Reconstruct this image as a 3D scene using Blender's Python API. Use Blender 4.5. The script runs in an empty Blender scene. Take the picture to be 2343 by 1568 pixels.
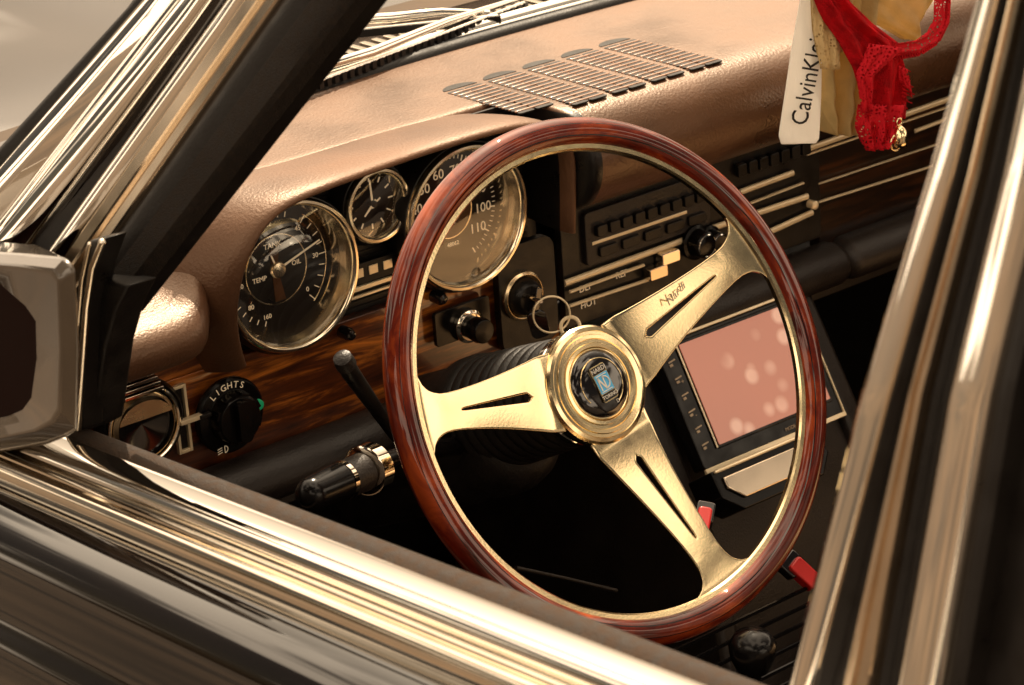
import bpy, bmesh, math, random
from mathutils import Vector as V, Matrix
random.seed(4)
sc=bpy.context.scene
# ------------------------------------------------------------------ camera solve
F=6000.0; CX=1171.5; CY=784.0; D=1.95
d=V((.5747,.7326,-.365)).normalized()
r=V((.769,-.636,-.065)); r=(r-d*r.dot(d)).normalized()
u=r.cross(d).normalized()
C=-(r*((1385-CX)/F*D)+u*((CY-871)/F*D)+d*D)
def ray(px,py): return d+r*((px-CX)/F)+u*((CY-py)/F)
def onX(px,py,x): q=ray(px,py); return C+q*((x-C.x)/q.x)
def onY(px,py,y): q=ray(px,py); return C+q*((y-C.y)/q.y)
def onZ(px,py,z): q=ray(px,py); return C+q*((z-C.z)/q.z)
def FZ(px,py,y): p=onY(px,py,y); return (p.x,p.z)
cd=bpy.data.cameras.new("camera"); cam=bpy.data.objects.new("camera",cd)
sc.collection.objects.link(cam); sc.camera=cam
cd.sensor_width=36; cd.lens=F/2343*36; cd.clip_start=.02; cd.clip_end=2000
cam.matrix_world=Matrix(((r.x,u.x,-d.x,C.x),(r.y,u.y,-d.y,C.y),(r.z,u.z,-d.z,C.z),(0,0,0,1)))
cd.dof.use_dof=True; cd.dof.focus_distance=1.95; cd.dof.aperture_fstop=19
# ------------------------------------------------------------------ materials
def nt(name):
    m=bpy.data.materials.new(name); m.use_nodes=True; n=m.node_tree
    return m,n,n.nodes["Principled BSDF"]
def M(name,col,metal=0,rough=.5,coat=0,var=.15,scale=25,bump=0,bscale=300,stretch=(1,1,1),rvar=.12,emit=0,spec=.5,sheen=0,transl=0,tint=None):
    m,n,b=nt(name); N=n.nodes; L=n.links
    tc=N.new("ShaderNodeTexCoord"); mp=N.new("ShaderNodeMapping"); mp.inputs[3].default_value=stretch
    L.new(tc.outputs["Object"],mp.inputs[0])
    no=N.new("ShaderNodeTexNoise"); no.inputs["Scale"].default_value=scale; no.inputs["Detail"].default_value=6
    L.new(mp.outputs[0],no.inputs["Vector"])
    mr=N.new("ShaderNodeMapRange"); mr.inputs[1].default_value=.3; mr.inputs[2].default_value=.7
    mr.inputs[3].default_value=1-var; mr.inputs[4].default_value=1+var
    L.new(no.outputs[0],mr.inputs[0])
    mx=N.new("ShaderNodeVectorMath"); mx.operation='SCALE'; mx.inputs[0].default_value=col[:3]
    L.new(mr.outputs[0],mx.inputs["Scale"]); L.new(mx.outputs[0],b.inputs["Base Color"])
    m2=N.new("ShaderNodeMapRange"); m2.inputs[1].default_value=.3; m2.inputs[2].default_value=.7
    m2.inputs[3].default_value=max(.02,rough*(1-rvar*2)); m2.inputs[4].default_value=min(1,rough*(1+rvar*2))
    L.new(no.outputs[0],m2.inputs[0]); L.new(m2.outputs[0],b.inputs["Roughness"])
    b.inputs["Metallic"].default_value=metal; b.inputs["Coat Weight"].default_value=coat
    b.inputs["Coat Roughness"].default_value=.04; b.inputs["Specular IOR Level"].default_value=spec
    b.inputs["Sheen Weight"].default_value=sheen
    if tint: b.inputs["Specular Tint"].default_value=(*tint,1)
    if emit: 
        b.inputs["Emission Color"].default_value=(*col[:3],1); b.inputs["Emission Strength"].default_value=emit
    if bump:
        nb=N.new("ShaderNodeTexNoise"); nb.inputs["Scale"].default_value=bscale; nb.inputs["Detail"].default_value=4
        L.new(mp.outputs[0],nb.inputs["Vector"])
        bp=N.new("ShaderNodeBump"); bp.inputs["Strength"].default_value=bump; bp.inputs["Distance"].default_value=.002
        L.new(nb.outputs[0],bp.inputs["Height"]); L.new(bp.outputs[0],b.inputs["Normal"])
    if transl:
        t=N.new("ShaderNodeBsdfTranslucent"); t.inputs[0].default_value=(*col[:3],1); ms=N.new("ShaderNodeMixShader"); ms.inputs[0].default_value=transl
        L.new(b.outputs[0],ms.inputs[1]); L.new(t.outputs[0],ms.inputs[2]); L.new(ms.outputs[0],N["Material Output"].inputs[0])
    return m
def wood(name,cols,stretch,uv=False,coat=1,scale=1.0,rough=.3,spec=.5):
    m,n,b=nt(name); N=n.nodes; L=n.links
    tc=N.new("ShaderNodeTexCoord"); mp=N.new("ShaderNodeMapping"); mp.inputs[3].default_value=stretch
    L.new(tc.outputs["UV" if uv else "Object"],mp.inputs[0])
    no=N.new("ShaderNodeTexNoise"); no.inputs["Scale"].default_value=scale; no.inputs["Detail"].default_value=9
    no.inputs["Roughness"].default_value=.65; no.inputs["Distortion"].default_value=.6
    L.new(mp.outputs[0],no.inputs["Vector"])
    cr=N.new("ShaderNodeValToRGB"); e=cr.color_ramp.elements
    e[0].position=.33; e[0].color=(*cols[0],1); e[1].position=.68; e[1].color=(*cols[2],1)
    x=cr.color_ramp.elements.new(.5); x.color=(*cols[1],1)
    L.new(no.outputs[0],cr.inputs[0]); L.new(cr.outputs[0],b.inputs["Base Color"])
    b.inputs["Roughness"].default_value=rough; b.inputs["Coat Weight"].default_value=coat; b.inputs["Coat Roughness"].default_value=.02
    b.inputs["Specular IOR Level"].default_value=spec
    return m
def glassmat(name,fac):
    m=bpy.data.materials.new(name); m.use_nodes=True; n=m.node_tree; N=n.nodes; L=n.links
    for x in list(N): N.remove(x)
    o=N.new("ShaderNodeOutputMaterial"); t=N.new("ShaderNodeBsdfTransparent")
    g=N.new("ShaderNodeBsdfGlossy"); g.inputs["Roughness"].default_value=.02
    mx=N.new("ShaderNodeMixShader"); mx.inputs[0].default_value=fac; L.new(t.outputs[0],mx.inputs[1]); L.new(g.outputs[0],mx.inputs[2]); L.new(mx.outputs[0],o.inputs[0])
    return m
GOLD=M("polished_warm_alloy",(1,.80,.48),1,.16,0,.04,40,bump=.02,bscale=500)
GOLDS=M("satin_warm_alloy",(.95,.74,.46),1,.26,0,.08,30)
GOLDP=M("gilt_trim",(1,.82,.54),.3,.22,.5,.05,30)
CHROME=M("chrome",(1,.95,.87),1,.04,0,.02,14)
CHROMD=M("weathered_chrome",(.92,.82,.68),1,.07,0,.05,22)
SATIN=M("satin_trim",(.78,.65,.50),1,.16,0,.05,30)
BLACK=M("black_plastic",(.010,.008,.007),0,.35,0,.2,60,bump=.1,bscale=600,spec=.35)
BLACKG=M("gloss_black",(.008,.006,.006),0,.08,1,.1,60)
BEZ=M("piano_black_bezel",(.005,.004,.004),0,.2,.0,.1,60,spec=.3)
RUBBER=M("black_rubber",(.008,.006,.005),0,.5,0,.2,60,bump=.2,bscale=500,spec=.35)
FELT=M("worn_felt",(.045,.026,.015),0,.85,0,.5,160,bump=.7,bscale=900)
FABRIC=M("woven_black_seal",(.016,.011,.008),0,.85,0,.5,260,bump=.9,bscale=1200,spec=.2)
VINYL=M("dash_vinyl",(.105,.047,.024),0,.42,0,.45,8,bump=.28,bscale=420,spec=.9,rvar=.2,tint=(1,.76,.58))
VINYLD=M("dark_vinyl",(.018,.013,.011),0,.40,0,.25,25,bump=.3,bscale=500)
HIDE=M("unseen_seat_tan_hide",(.75,.49,.26),0,.5,0,.15,8,bump=.2,bscale=200)
HIDED=M("hide_darkened_for_reflection",(.03,.018,.012),0,.5,0,.15,8,bump=.2,bscale=200)  # backrest colour darkened so the gauge glass reflects dark above the cushion
WOODR=wood("mahogany_rim",[(.016,.0015,.001),(.13,.010,.002),(.42,.065,.008)],(16,2.6,1),uv=True,rough=.5,coat=1,spec=.1)
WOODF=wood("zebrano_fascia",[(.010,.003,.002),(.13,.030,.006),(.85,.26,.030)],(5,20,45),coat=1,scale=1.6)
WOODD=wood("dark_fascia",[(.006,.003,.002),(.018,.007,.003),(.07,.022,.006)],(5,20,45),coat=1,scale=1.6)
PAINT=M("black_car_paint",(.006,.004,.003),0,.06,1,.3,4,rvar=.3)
HOODP=M("bonnet_paint_lightened_for_sun",(.035,.024,.018),0,.15,1,.3,4)  # the car's black paint lightened, sunshine put into the colour
DIAL=M("dial_black",(.008,.004,.003),0,.6,0,.2,30,spec=.2)
DIALB=M("dial_brown",(.09,.035,.012),0,.5,0,.2,30,spec=.2)
CREAM=M("glowing_cream_print",(.90,.70,.44),0,.5,0,.05,30,emit=.2)  # print made to glow faintly, brightness added to the lettering
WHITE=M("white_print",(.85,.80,.72),0,.5,0,.05,30)
SILV=M("turned_silver",(1,.86,.65),1,.18,0,.08,60)
MIRH=M("mirror_housing",(.080,.060,.042),0,.22,1,.2,20,bump=.08,bscale=400)
MIRG=M("mirror_glass",(.012,.005,.004),0,.6,0,.1,5,spec=.05)
RED=M("red_plastic",(.6,.012,.01),0,.35,.3,.1,30)
GREEN=M("green_lamp",(.02,.40,.16),0,.2,.5,.1,30,emit=.15)
BLUE=M("glowing_blue_enamel",(.10,.45,.75),0,.3,.2,.08,30,emit=.10)  # enamel brightened by a faint added glow
CARPET=M("black_carpet",(.006,.005,.004),0,.95,0,.4,80,bump=.6,bscale=700,spec=.1)
GLASS=glassmat("instrument_glass",.13)
def screenmat():  # glowing pink tone and soft spots painted in place of screen reflections
    m,n,b=nt("display_painted_reflection"); N=n.nodes; L=n.links
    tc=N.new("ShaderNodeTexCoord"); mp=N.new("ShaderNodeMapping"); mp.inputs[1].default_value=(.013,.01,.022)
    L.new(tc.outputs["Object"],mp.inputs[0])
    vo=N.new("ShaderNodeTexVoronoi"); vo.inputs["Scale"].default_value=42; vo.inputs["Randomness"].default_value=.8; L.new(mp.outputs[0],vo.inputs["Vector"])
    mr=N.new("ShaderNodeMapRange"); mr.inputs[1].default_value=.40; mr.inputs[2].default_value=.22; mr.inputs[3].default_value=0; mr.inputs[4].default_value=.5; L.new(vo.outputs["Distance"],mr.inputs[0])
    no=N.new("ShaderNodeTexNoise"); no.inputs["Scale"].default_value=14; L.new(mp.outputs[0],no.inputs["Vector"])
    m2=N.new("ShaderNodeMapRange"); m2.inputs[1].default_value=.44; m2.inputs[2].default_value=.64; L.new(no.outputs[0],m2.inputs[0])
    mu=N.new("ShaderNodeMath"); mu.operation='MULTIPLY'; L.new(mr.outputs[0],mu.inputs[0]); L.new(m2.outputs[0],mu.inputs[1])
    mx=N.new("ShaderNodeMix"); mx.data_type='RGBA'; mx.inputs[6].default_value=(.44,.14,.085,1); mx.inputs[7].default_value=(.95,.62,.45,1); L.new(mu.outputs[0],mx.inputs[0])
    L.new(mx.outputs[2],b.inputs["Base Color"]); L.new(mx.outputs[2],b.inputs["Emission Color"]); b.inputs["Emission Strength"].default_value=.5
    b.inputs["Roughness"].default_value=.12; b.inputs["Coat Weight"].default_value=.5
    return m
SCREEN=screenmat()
# ------------------------------------------------------------------ mesh helpers
def frame(o,ux,uy):
    ux=V(ux).normalized(); uy=V(uy); uy=(uy-ux*uy.dot(ux)).normalized(); uz=ux.cross(uy); o=V(o)
    return Matrix(((ux.x,uy.x,uz.x,o.x),(ux.y,uy.y,uz.y,o.y),(ux.z,uy.z,uz.z,o.z),(0,0,0,1)))
I4=Matrix.Identity(4)
def FAS(y): return frame((0,y,0),(1,0,0),(0,0,1))
class Bd:
    def __init__(s): s.v=[]; s.f=[]; s.m=[]
    def add(s,vs,fs,mi=0,fr=I4):
        k=len(s.v); s.v+= [fr@V(x) for x in vs]
        for f in fs: s.f.append([k+i for i in f]); s.m.append(mi)
    def prism(s,fr,poly,h0,h1,mi=0):
        n=len(poly); vs=[(p[0],p[1],h0) for p in poly]+[(p[0],p[1],h1) for p in poly]
        fs=[list(range(n))[::-1],[n+i for i in range(n)]]+[[i,(i+1)%n,n+(i+1)%n,n+i] for i in range(n)]
        s.add(vs,fs,mi,fr)
    def box(s,fr,c,sz,mi=0,rot=0):
        x,y,z=c; a,b,h=sz[0]/2,sz[1]/2,sz[2]/2; co,si=math.cos(rot),math.sin(rot)
        poly=[(x+p*co-q*si,y+p*si+q*co) for p,q in((-a,-b),(a,-b),(a,b),(-a,b))]
        s.prism(fr,poly,z-h,z+h,mi)
    def rrect(s,fr,c,sz,rad,mi=0):
        x,y,z=c; a,b,h=sz[0]/2-rad,sz[1]/2-rad,sz[2]/2; poly=[]
        for q,(sx,sy) in enumerate(((1,1),(-1,1),(-1,-1),(1,-1))):
            for k in range(5):
                t=math.pi/2*(q+k/4); poly.append((x+sx*a+rad*math.cos(t),y+sy*b+rad*math.sin(t)))
        s.prism(fr,poly,z-h,z+h,mi)
    def lathe(s,fr,c,prof,seg=64,mi=0,cap=True,a0=0,a1=2*math.pi):
        full=abs(a1-a0-2*math.pi)<1e-6; n=seg if full else seg+1; vs=[]
        for (rr,h) in prof:
            for i in range(n):
                t=a0+(a1-a0)*i/seg; vs.append((c[0]+rr*math.cos(t),c[1]+rr*math.sin(t),c[2]+h))
        fs=[]
        for j in range(len(prof)-1):
            for i in range(seg):
                k=(i+1)%n; fs.append([j*n+i,j*n+k,(j+1)*n+k,(j+1)*n+i])
        if cap and full:
            fs.append(list(range(n))[::-1]); fs.append([(len(prof)-1)*n+i for i in range(n)])
        s.add(vs,fs,mi,fr)
    def ring(s,fr,c,R,t,mi=0,seg=64,k=8,a0=0,a1=2*math.pi,flat=1):
        full=abs(a1-a0-2*math.pi)<1e-6; n=seg if full else seg+1; vs=[];fs=[]
        for i in range(n):
            a=a0+(a1-a0)*i/seg
            for j in range(k):
                b=2*math.pi*j/k; rr=R+t*math.cos(b)
                vs.append((c[0]+rr*math.cos(a),c[1]+rr*math.sin(a),c[2]+t*flat*math.sin(b)))
        for i in range(seg):
            i2=(i+1)%n
            for j in range(k): fs.append([i*k+j,i2*k+j,i2*k+(j+1)%k,i*k+(j+1)%k])
        s.add(vs,fs,mi,fr)
    def tube(s,pts,rad,mi=0,seg=20):
        pts=[V(p) for p in pts]; n=len(pts)
        if not hasattr(rad,'__len__'): rad=[rad]*n
        vs=[];fs=[]
        t0=(pts[1]-pts[0]).normalized(); up=V((0,0,1)) if abs(t0.z)<.9 else V((1,0,0)); a=t0.cross(up).normalized()
        for i in range(n):
            t=(pts[min(i+1,n-1)]-pts[max(i-1,0)]).normalized(); a=(a-t*a.dot(t)).normalized(); b=t.cross(a)
            for j in range(seg):
                q=2*math.pi*j/seg; vs.append(pts[i]+(a*math.cos(q)+b*math.sin(q))*rad[i])
        for i in range(n-1):
            for j in range(seg): fs.append([i*seg+j,i*seg+(j+1)%seg,(i+1)*seg+(j+1)%seg,(i+1)*seg+j])
        fs.append(list(range(seg))[::-1]); fs.append([(n-1)*seg+j for j in range(seg)])
        s.add(vs,fs,mi)
    def axial(s,p,q,prof,mi=0,seg=32):
        p=V(p);q=V(q);t=(q-p).normalized(); a=t.cross(V((0,0,1))).normalized()
        s.lathe(frame(p,a,t.cross(a)),(0,0,0),[(rr,h) for h,rr in prof],seg,mi)
    def grid(s,rows,mi=0,closed=False,mf=None):
        n=len(rows[0]); vs=[p for q in rows for p in q]; k=len(s.v); s.v+=[V(x) for x in vs]
        for i in range(len(rows)-1):
            for j in range(n if closed else n-1):
                q=(j+1)%n; s.f.append([k+i*n+j,k+i*n+q,k+(i+1)*n+q,k+(i+1)*n+j]); s.m.append(mf(i,j) if mf else mi)
    def text(s,fr,st,c,size,mi=0,rot=0,ext=.0002,sx=1,shear=0):
        cu=bpy.data.curves.new("t",'FONT'); cu.body=st; cu.size=size; cu.align_x='CENTER'; cu.align_y='CENTER'; cu.extrude=ext; cu.resolution_u=3; cu.shear=shear
        ob=bpy.data.objects.new("t",cu); sc.collection.objects.link(ob); bpy.context.view_layer.update()
        dg=bpy.context.evaluated_depsgraph_get(); me=bpy.data.meshes.new_from_object(ob.evaluated_get(dg))
        co,si=math.cos(rot),math.sin(rot)
        vs=[(c[0]+(v.co.x*sx)*co-v.co.y*si,c[1]+(v.co.x*sx)*si+v.co.y*co,c[2]+v.co.z) for v in me.vertices]
        s.add(vs,[list(p.vertices) for p in me.polygons],mi,fr)
        bpy.data.objects.remove(ob); bpy.data.curves.remove(cu); bpy.data.meshes.remove(me)
    def done(s,name,mats,parent=None,bevel=0,sub=0,label=None,ang=40,smooth=True,solid=0,recalc=True):
        me=bpy.data.meshes.new(name); me.from_pydata([tuple(v) for v in s.v],[],s.f)
        if not isinstance(mats,(list,tuple)): mats=[mats]
        for m in mats: me.materials.append(m)
        for p,mi in zip(me.polygons,s.m): p.material_index=mi
        if recalc:
            bm=bmesh.new(); bm.from_mesh(me); bmesh.ops.recalc_face_normals(bm,faces=bm.faces); bm.to_mesh(me); bm.free()
        ob=bpy.data.objects.new(name,me); sc.collection.objects.link(ob)
        if smooth:
            for p in me.polygons: p.use_smooth=True
            if not sub:
                try: me.set_sharp_from_angle(angle=math.radians(ang))
                except Exception: pass
        if solid:
            m=ob.modifiers.new("s",'SOLIDIFY'); m.thickness=solid; m.offset=0
        if bevel:
            m=ob.modifiers.new("b",'BEVEL'); m.width=bevel; m.segments=3; m.limit_method='ANGLE'; m.angle_limit=math.radians(35)
        if sub:
            m=ob.modifiers.new("u",'SUBSURF'); m.levels=sub; m.render_levels=sub
        if parent: ob.parent=parent
        if label: ob["label"]=label
        return ob
def empty(name,label=None,cat=None,loc=(0,0,0)):
    o=bpy.data.objects.new(name,None); sc.collection.objects.link(o)
    if label: o["label"]=label
    if cat: o["category"]=cat
    return o
car=empty("vintage_car","black vintage saloon with wood-trimmed dashboard, chrome door frames","car")
# ------------------------------------------------------------------ steering wheel
al=math.radians(25)
nW=V((0,-math.cos(al),math.sin(al)))
OW=r*(24/F*D)+u*(3/F*D)
WF=frame(OW,(1,0,0),(0,math.sin(al),math.cos(al)))
DH=.015
WH=WF@Matrix.Translation((0,0,-DH))
b=Bd()
b.lathe(WF,(0,0,0),[(.182,-.0035),(.1755,-.0035),(.1742,-.002),(.1742,.002),(.1755,.0036),(.182,.0042)],160,0,cap=False)
b.lathe(WH,(0,0,-.012),[(.020,.004),(.0275,.0045),(.0283,.0062),(.0310,.0066),(.0316,.0052),(.0342,.0052),(.0348,.0062),(.0375,.0060),(.0381,.0046),(.0405,.0044),(.0411,.0050),(.0438,.0042),(.0455,.0020),(.0460,-.001),(.0455,-.004)],128,0,cap=False)
b.lathe(WH,(0,0,-.016),[(.0455,0),(.0452,-.004),(.0435,-.005),(.0430,-.008),(.0440,-.009),(.0438,-.016),(.0415,-.019),(.040,-.024)],128,1,cap=False)
wheel=b.done("steering_wheel",[GOLD,CHROME],car,ang=28,label="three-spoke classic wooden steering wheel with polished metal spokes")
def rim():
    R=.1890; t=.0110; me=bpy.data.meshes.new("rim"); na=220
    cs=[i*360/36 for i in range(36)]
    inl=[(113,118),(66,69)]
    for a,bb in inl: cs+= [a,bb]
    cs=sorted(set(cs)); nc=len(cs); vs=[];fs=[];mi=[];uv=[]
    for i in range(na):
        A=2*math.pi*i/na
        for q in cs:
            Q=math.radians(q)
            rr=R+t*math.cos(Q); h=t*math.sin(Q)*.95
            vs.append(WF@V((rr*math.cos(A),rr*math.sin(A),h)))
    for i in range(na):
        i2=(i+1)%na
        for j in range(nc):
            j2=(j+1)%nc; fs.append([i*nc+j,i2*nc+j,i2*nc+j2,i*nc+j2])
            q=cs[j]; q2=cs[j2] if j2 else 360
            m=1 if any(a<=q and q2<=bb for a,bb in inl) else 0
            mi.append(m); uv.append([(i/na,q/360),((i+1)/na,q/360),((i+1)/na,q2/360),(i/na,q2/360)])
    me.from_pydata([tuple(v) for v in vs],[],fs); me.materials.append(WOODR); me.materials.append(BLACKG)
    ul=me.uv_layers.new(name="UVMap"); k=0
    for p,m,w in zip(me.polygons,mi,uv):
        p.material_index=m; p.use_smooth=True
        for c in range(4): ul.data[k].uv=w[c]; k+=1
    o=bpy.data.objects.new("rim",me); sc.collection.objects.link(o); o.parent=wheel; o["label"]="glossy red-brown mahogany rim"; return o
rim()
ST=[(.036,.0300),(.050,.0285),(.060,.0262),(.075,.0232),(.090,.0205),(.105,.0182),(.120,.0162),(.135,.0146),(.148,.0138),(.156,.0142),(.162,.0158),(.167,.0185),(.171,.0228),(.174,.0285),(.1765,.036)]
def slot(rr):
    a,b_=.063,.137
    if rr<=a or rr>=b_: return 0
    t=(rr-a)/(b_-a)
    return (.0026*(1-t)+.0008)*min(1,math.sqrt(max(0,min(t,1-t))*26))
def spoke(deg):
    th=math.radians(deg); bb=Bd(); rs=[];x=.036
    while x<.1765: rs.append(x); x+=.0025
    rs.append(.1765)
    for extra in (.0631,.0634,.064,.136,.1366,.1370): rs.append(extra)
    rs=sorted(set(rs))
    def hw(q):
        for (a,wa),(c,wc) in zip(ST,ST[1:]):
            if a<=q<=c: return wa+(wc-wa)*(q-a)/(c-a)
        return ST[-1][1]
    ce,se=math.cos(th),math.sin(th)
    def zc(q):
        t=max(0,min(1,(q-.045)/.128)); t=t*t*(3-2*t)*.35+t*.65
        return (-.0125-DH)*(1-t)
    for sg in (1,-1):
        rows=[]
        for q in rs:
            w=hw(q); s0=slot(q); row=[]
            for k in range(12):
                t=k/11; v=(s0+(w-s0)*t)*sg
                qq=math.sqrt(max(q*q-v*v,.0001)) if q>.15 else q
                cr_=.0003*(1-(abs(v)/w)**2)
                crown=cr_ if q<.16 else cr_*max(0,(.1765-q)/.0165)
                row.append(WF@V((qq*ce-v*se,qq*se+v*ce,zc(q)+crown)))
            rows.append(row)
        bb.grid(rows)
    o=bb.done("spoke",GOLD,wheel,ang=50,smooth=True,recalc=False)
    bm=bmesh.new(); bm.from_mesh(o.data); bmesh.ops.remove_doubles(bm,verts=bm.verts,dist=.00002); bmesh.ops.recalc_face_normals(bm,faces=bm.faces); bm.to_mesh(o.data); bm.free()
    m=o.modifiers.new("s",'SOLIDIFY'); m.thickness=.003; m.offset=0
    m=o.modifiers.new("b",'BEVEL'); m.width=.0004; m.segments=2; m.limit_method='ANGLE'
    return o
for dg_ in (172,20,281.3): spoke(dg_)
b=Bd()
b.lathe(WH,(0,0,-.010),[(.0262,-.004),(.0268,.001),(.0262,.0035),(.0240,.0055),(.020,.0068),(.014,.0078),(.007,.0083),(.0008,.0085)],96,0)
b.ring(WH,(0,0,-.0065),.0265,.0009,1,96)
b.ring(WH,(0,0,-.0028),.0193,.00045,1,96,a0=math.radians(-60),a1=math.radians(215))
b.done("horn_button",[BLACKG,GOLD],wheel)
b=Bd(); z=-.0008
RF=WH@Matrix.Rotation(math.radians(8),4,'Z')
b.rrect(RF,(0,0,z),(.0145,.0285,.0012),.0015,0)
b.rrect(RF,(0,.0106,z+.0007),(.0132,.0055,.0004),.0008,1)
b.rrect(RF,(0,-.0106,z+.0007),(.0132,.0055,.0004),.0008,1)
b.rrect(RF,(0,0,z+.0007),(.0132,.0146,.0004),.0008,2)
b.text(RF,"NARDI",(0,.0106,z+.0011),.0048,3); b.text(RF,"TORINO",(0,-.0106,z+.0011),.0040,3)
for (x0_,y0_,x1_,y1_,w_) in ((-.0046,-.005,-.0046,.005,.0011),(-.0046,.005,.0003,-.005,.0014),(.0003,-.005,.0003,.005,.0011)):
    L_=math.hypot(x1_-x0_,y1_-y0_); b.box(RF,((x0_+x1_)/2,(y0_+y1_)/2,z+.0012),(L_,w_,.0004),3,math.atan2(y1_-y0_,x1_-x0_))
b.ring(RF,(.0004,0,z+.0012),.0046,.0006,3,24,6,a0=-math.pi/2,a1=math.pi/2)
for yy in (.0061,-.0061): b.box(RF,(-.0004,yy,z+.0012),(.0105,.0007,.0004),3)
b.text(RF,"D",(.006,-.0175,z-.0012),.004,3)
b.done("badge",[GOLD,BLACK,BLUE,WHITE],wheel,label="blue and silver steering wheel maker's emblem")
b=Bd()
RS=WF@Matrix.Rotation(math.radians(20),4,'Z')
b.text(RS,"Nardi",(.098,.0108,-.0103),.0078,0,sx=1.3,rot=.05,ext=.0003,shear=.3)
b.done("signature",[SATIN],wheel)
b=Bd()
prof=[(.040,-.036),(.0405,-.040)]
h=-.042
for k in range(9):
    prof+=[(.0405+k*.0006,h),(.0425+k*.0006,h-.0022),(.0425+k*.0006,h-.0075),(.0400+k*.0006,h-.0100)]; h-=.0118
prof+=[(.047,h),(.049,h-.006),(.049,h-.02),(.040,h-.022)]
b.lathe(WH,(0,0,0),prof,96,0)
b.done("steering_boss",[RUBBER],wheel,ang=60,label="black ribbed rubber boss")
b=Bd()
b.lathe(WH,(0,-.006,0),[(.040,-.140),(.046,-.150),(.050,-.17),(.052,-.23),(.050,-.36)],64,0)
b.lathe(WH,(0,-.024,0),[(.026,-.120),(.038,-.128),(.043,-.145),(.045,-.36)],64,0)
b.done("steering_column",[RUBBER],car,ang=80)
# stalks
b=Bd()
p0=onY(785,822,.10);p1=onY(800,850,.105);p2=onY(835,900,.115);p3=onY(905,1000,.13);p4=V((-.03,.15,-.075))
b.tube([p0,p0.lerp(p1,.25),p1,p2,p3,p4],[.004,.0064,.0070,.0062,.0045,.0050],0)
ax=(p0-p1).normalized()
b.tube([p0+ax*.0040,p0+ax*.0034,p0+ax*.002,p0-ax*.003,p0.lerp(p1,.5)],[.001,.0045,.0070,.0078,.0078],1)
b.text(frame(p1.lerp(p2,.45)-d*.0075,(p2-p1),u),"DECEL  SET",(0,0,0),.0050,2)
b.done("cruise_control_stalk",[BLACK,VINYLD,CREAM],car)
b=Bd()
q0=onY(690,1142,.06);q3=onY(862,1066,.085);q4=onY(930,1035,.10);q5=V((-.02,.15,-.09)); L3=(q3-q0).length
hemi=[(.013*(1-math.cos(math.pi/2*k/8)),max(.0004,.0130*math.sin(math.pi/2*k/8))) for k in range(9)]
b.axial(q0,q3,hemi+[(L3*.50,.0145),(L3*.505,.0125)],0)
b.axial(q0,q3,[(L3*.505,.012),(L3*.51,.0147),(L3*.56,.0147),(L3*.565,.012)],1)
b.axial(q0,q3,[(L3*.565,.0125),(L3*.57,.0142),(L3*.80,.0145),(L3*.81,.012)],2)
b.axial(q0,q3,[(L3*.81,.012),(L3*.815,.0175),(L3*.83,.0192),(L3*.96,.0192),(L3*.98,.0175),(L3,.010)],1)
b.tube([q3,q4,q5],[.008,.0065,.008],0,20)
b.text(frame(q0.lerp(q3,.68)-d*.0150,(q3-q0),u),"P",(0,0,0),.011,3)
b.done("indicator_stalk",[BEZ,CHROMD,VINYLD,CREAM],car)
# ------------------------------------------------------------------ dashboard pad
def lerp(a,b_,t): return a+(b_-a)*t
reg=[(.47,.1345),(.40,.1345),(.33,.1345),(.24,.1345),(.206,.1335),(.184,.116),(.177,.09),(.184,.066),(.203,.045),(.262,.036)]
bin_=[(.47,.1345),(.40,.1345),(.33,.1345),(.285,.1345),(.276,.134),(.275,.12),(.274,.09),(.274,.06),(.274,.04),(.276,.032)]
low=[(.47,.100),(.40,.100),(.34,.092),(.29,.082),(.240,.074),(.205,.068),(.190,.055),(.196,.036),(.212,.026),(.25,.022)]
stt=[(-.46,low),(-.40,low),(-.32,low),(-.24,low),(-.212,low),(-.17,bin_),(-.10,bin_),(.0,bin_),(.10,bin_),(.144,bin_),(.146,bin_),(.150,reg),(.156,reg),(.20,reg),(.3,reg),(.5,reg),(.7,reg),(.95,reg)]
b=Bd(); b.grid([[(x,y,z) for y,z in pr] for x,pr in stt],mf=lambda i,j:1 if (i in (9,10,11) and j>=4) else 0)
dash=b.done("dashboard",[VINYL,BLACK],car,sub=2,label="brown-black padded vinyl dashboard top in sunlight")
out=[(-.168,.005),(-.177,.03),(-.181,.058),(-.178,.086),(-.168,.108),(-.150,.124),(-.122,.1305),(-.06,.1335),(.0,.1350),(.07,.1350),(.108,.1315),(.132,.121),(.142,.104),(.144,.085),(.144,.05),(.144,.030)]
rows=[]
for i,(x,z) in enumerate(out):
    a=V(out[max(i-1,0)]); c=V(out[min(i+1,len(out)-1)]); t=(c-a).normalized(); m=V((-t.y,t.x))
    yl=.194+max(0,(.10-z))*.30 if x<0 else .196+max(0,.10-z)*.10
    L_=max(0,-m.x)
    offs=[(.268,0),(yl+.006,0),(yl,.0022),(yl,.0060),(yl+.006,.0085+.006*L_),(yl+.03,.0075+.018*L_),(yl+.07,.002+.038*L_),(yl+.12,-.008+.06*L_),(yl+.18,-.02+.08*L_)]
    rows.append([(x+m.x*o,y,z+m.y*o) for y,o in offs])
b=Bd(); b.grid(rows,mf=lambda i,j:1 if j==0 else 0); b.done("instrument_hood",[VINYL,BLACK],dash,sub=2)
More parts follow.
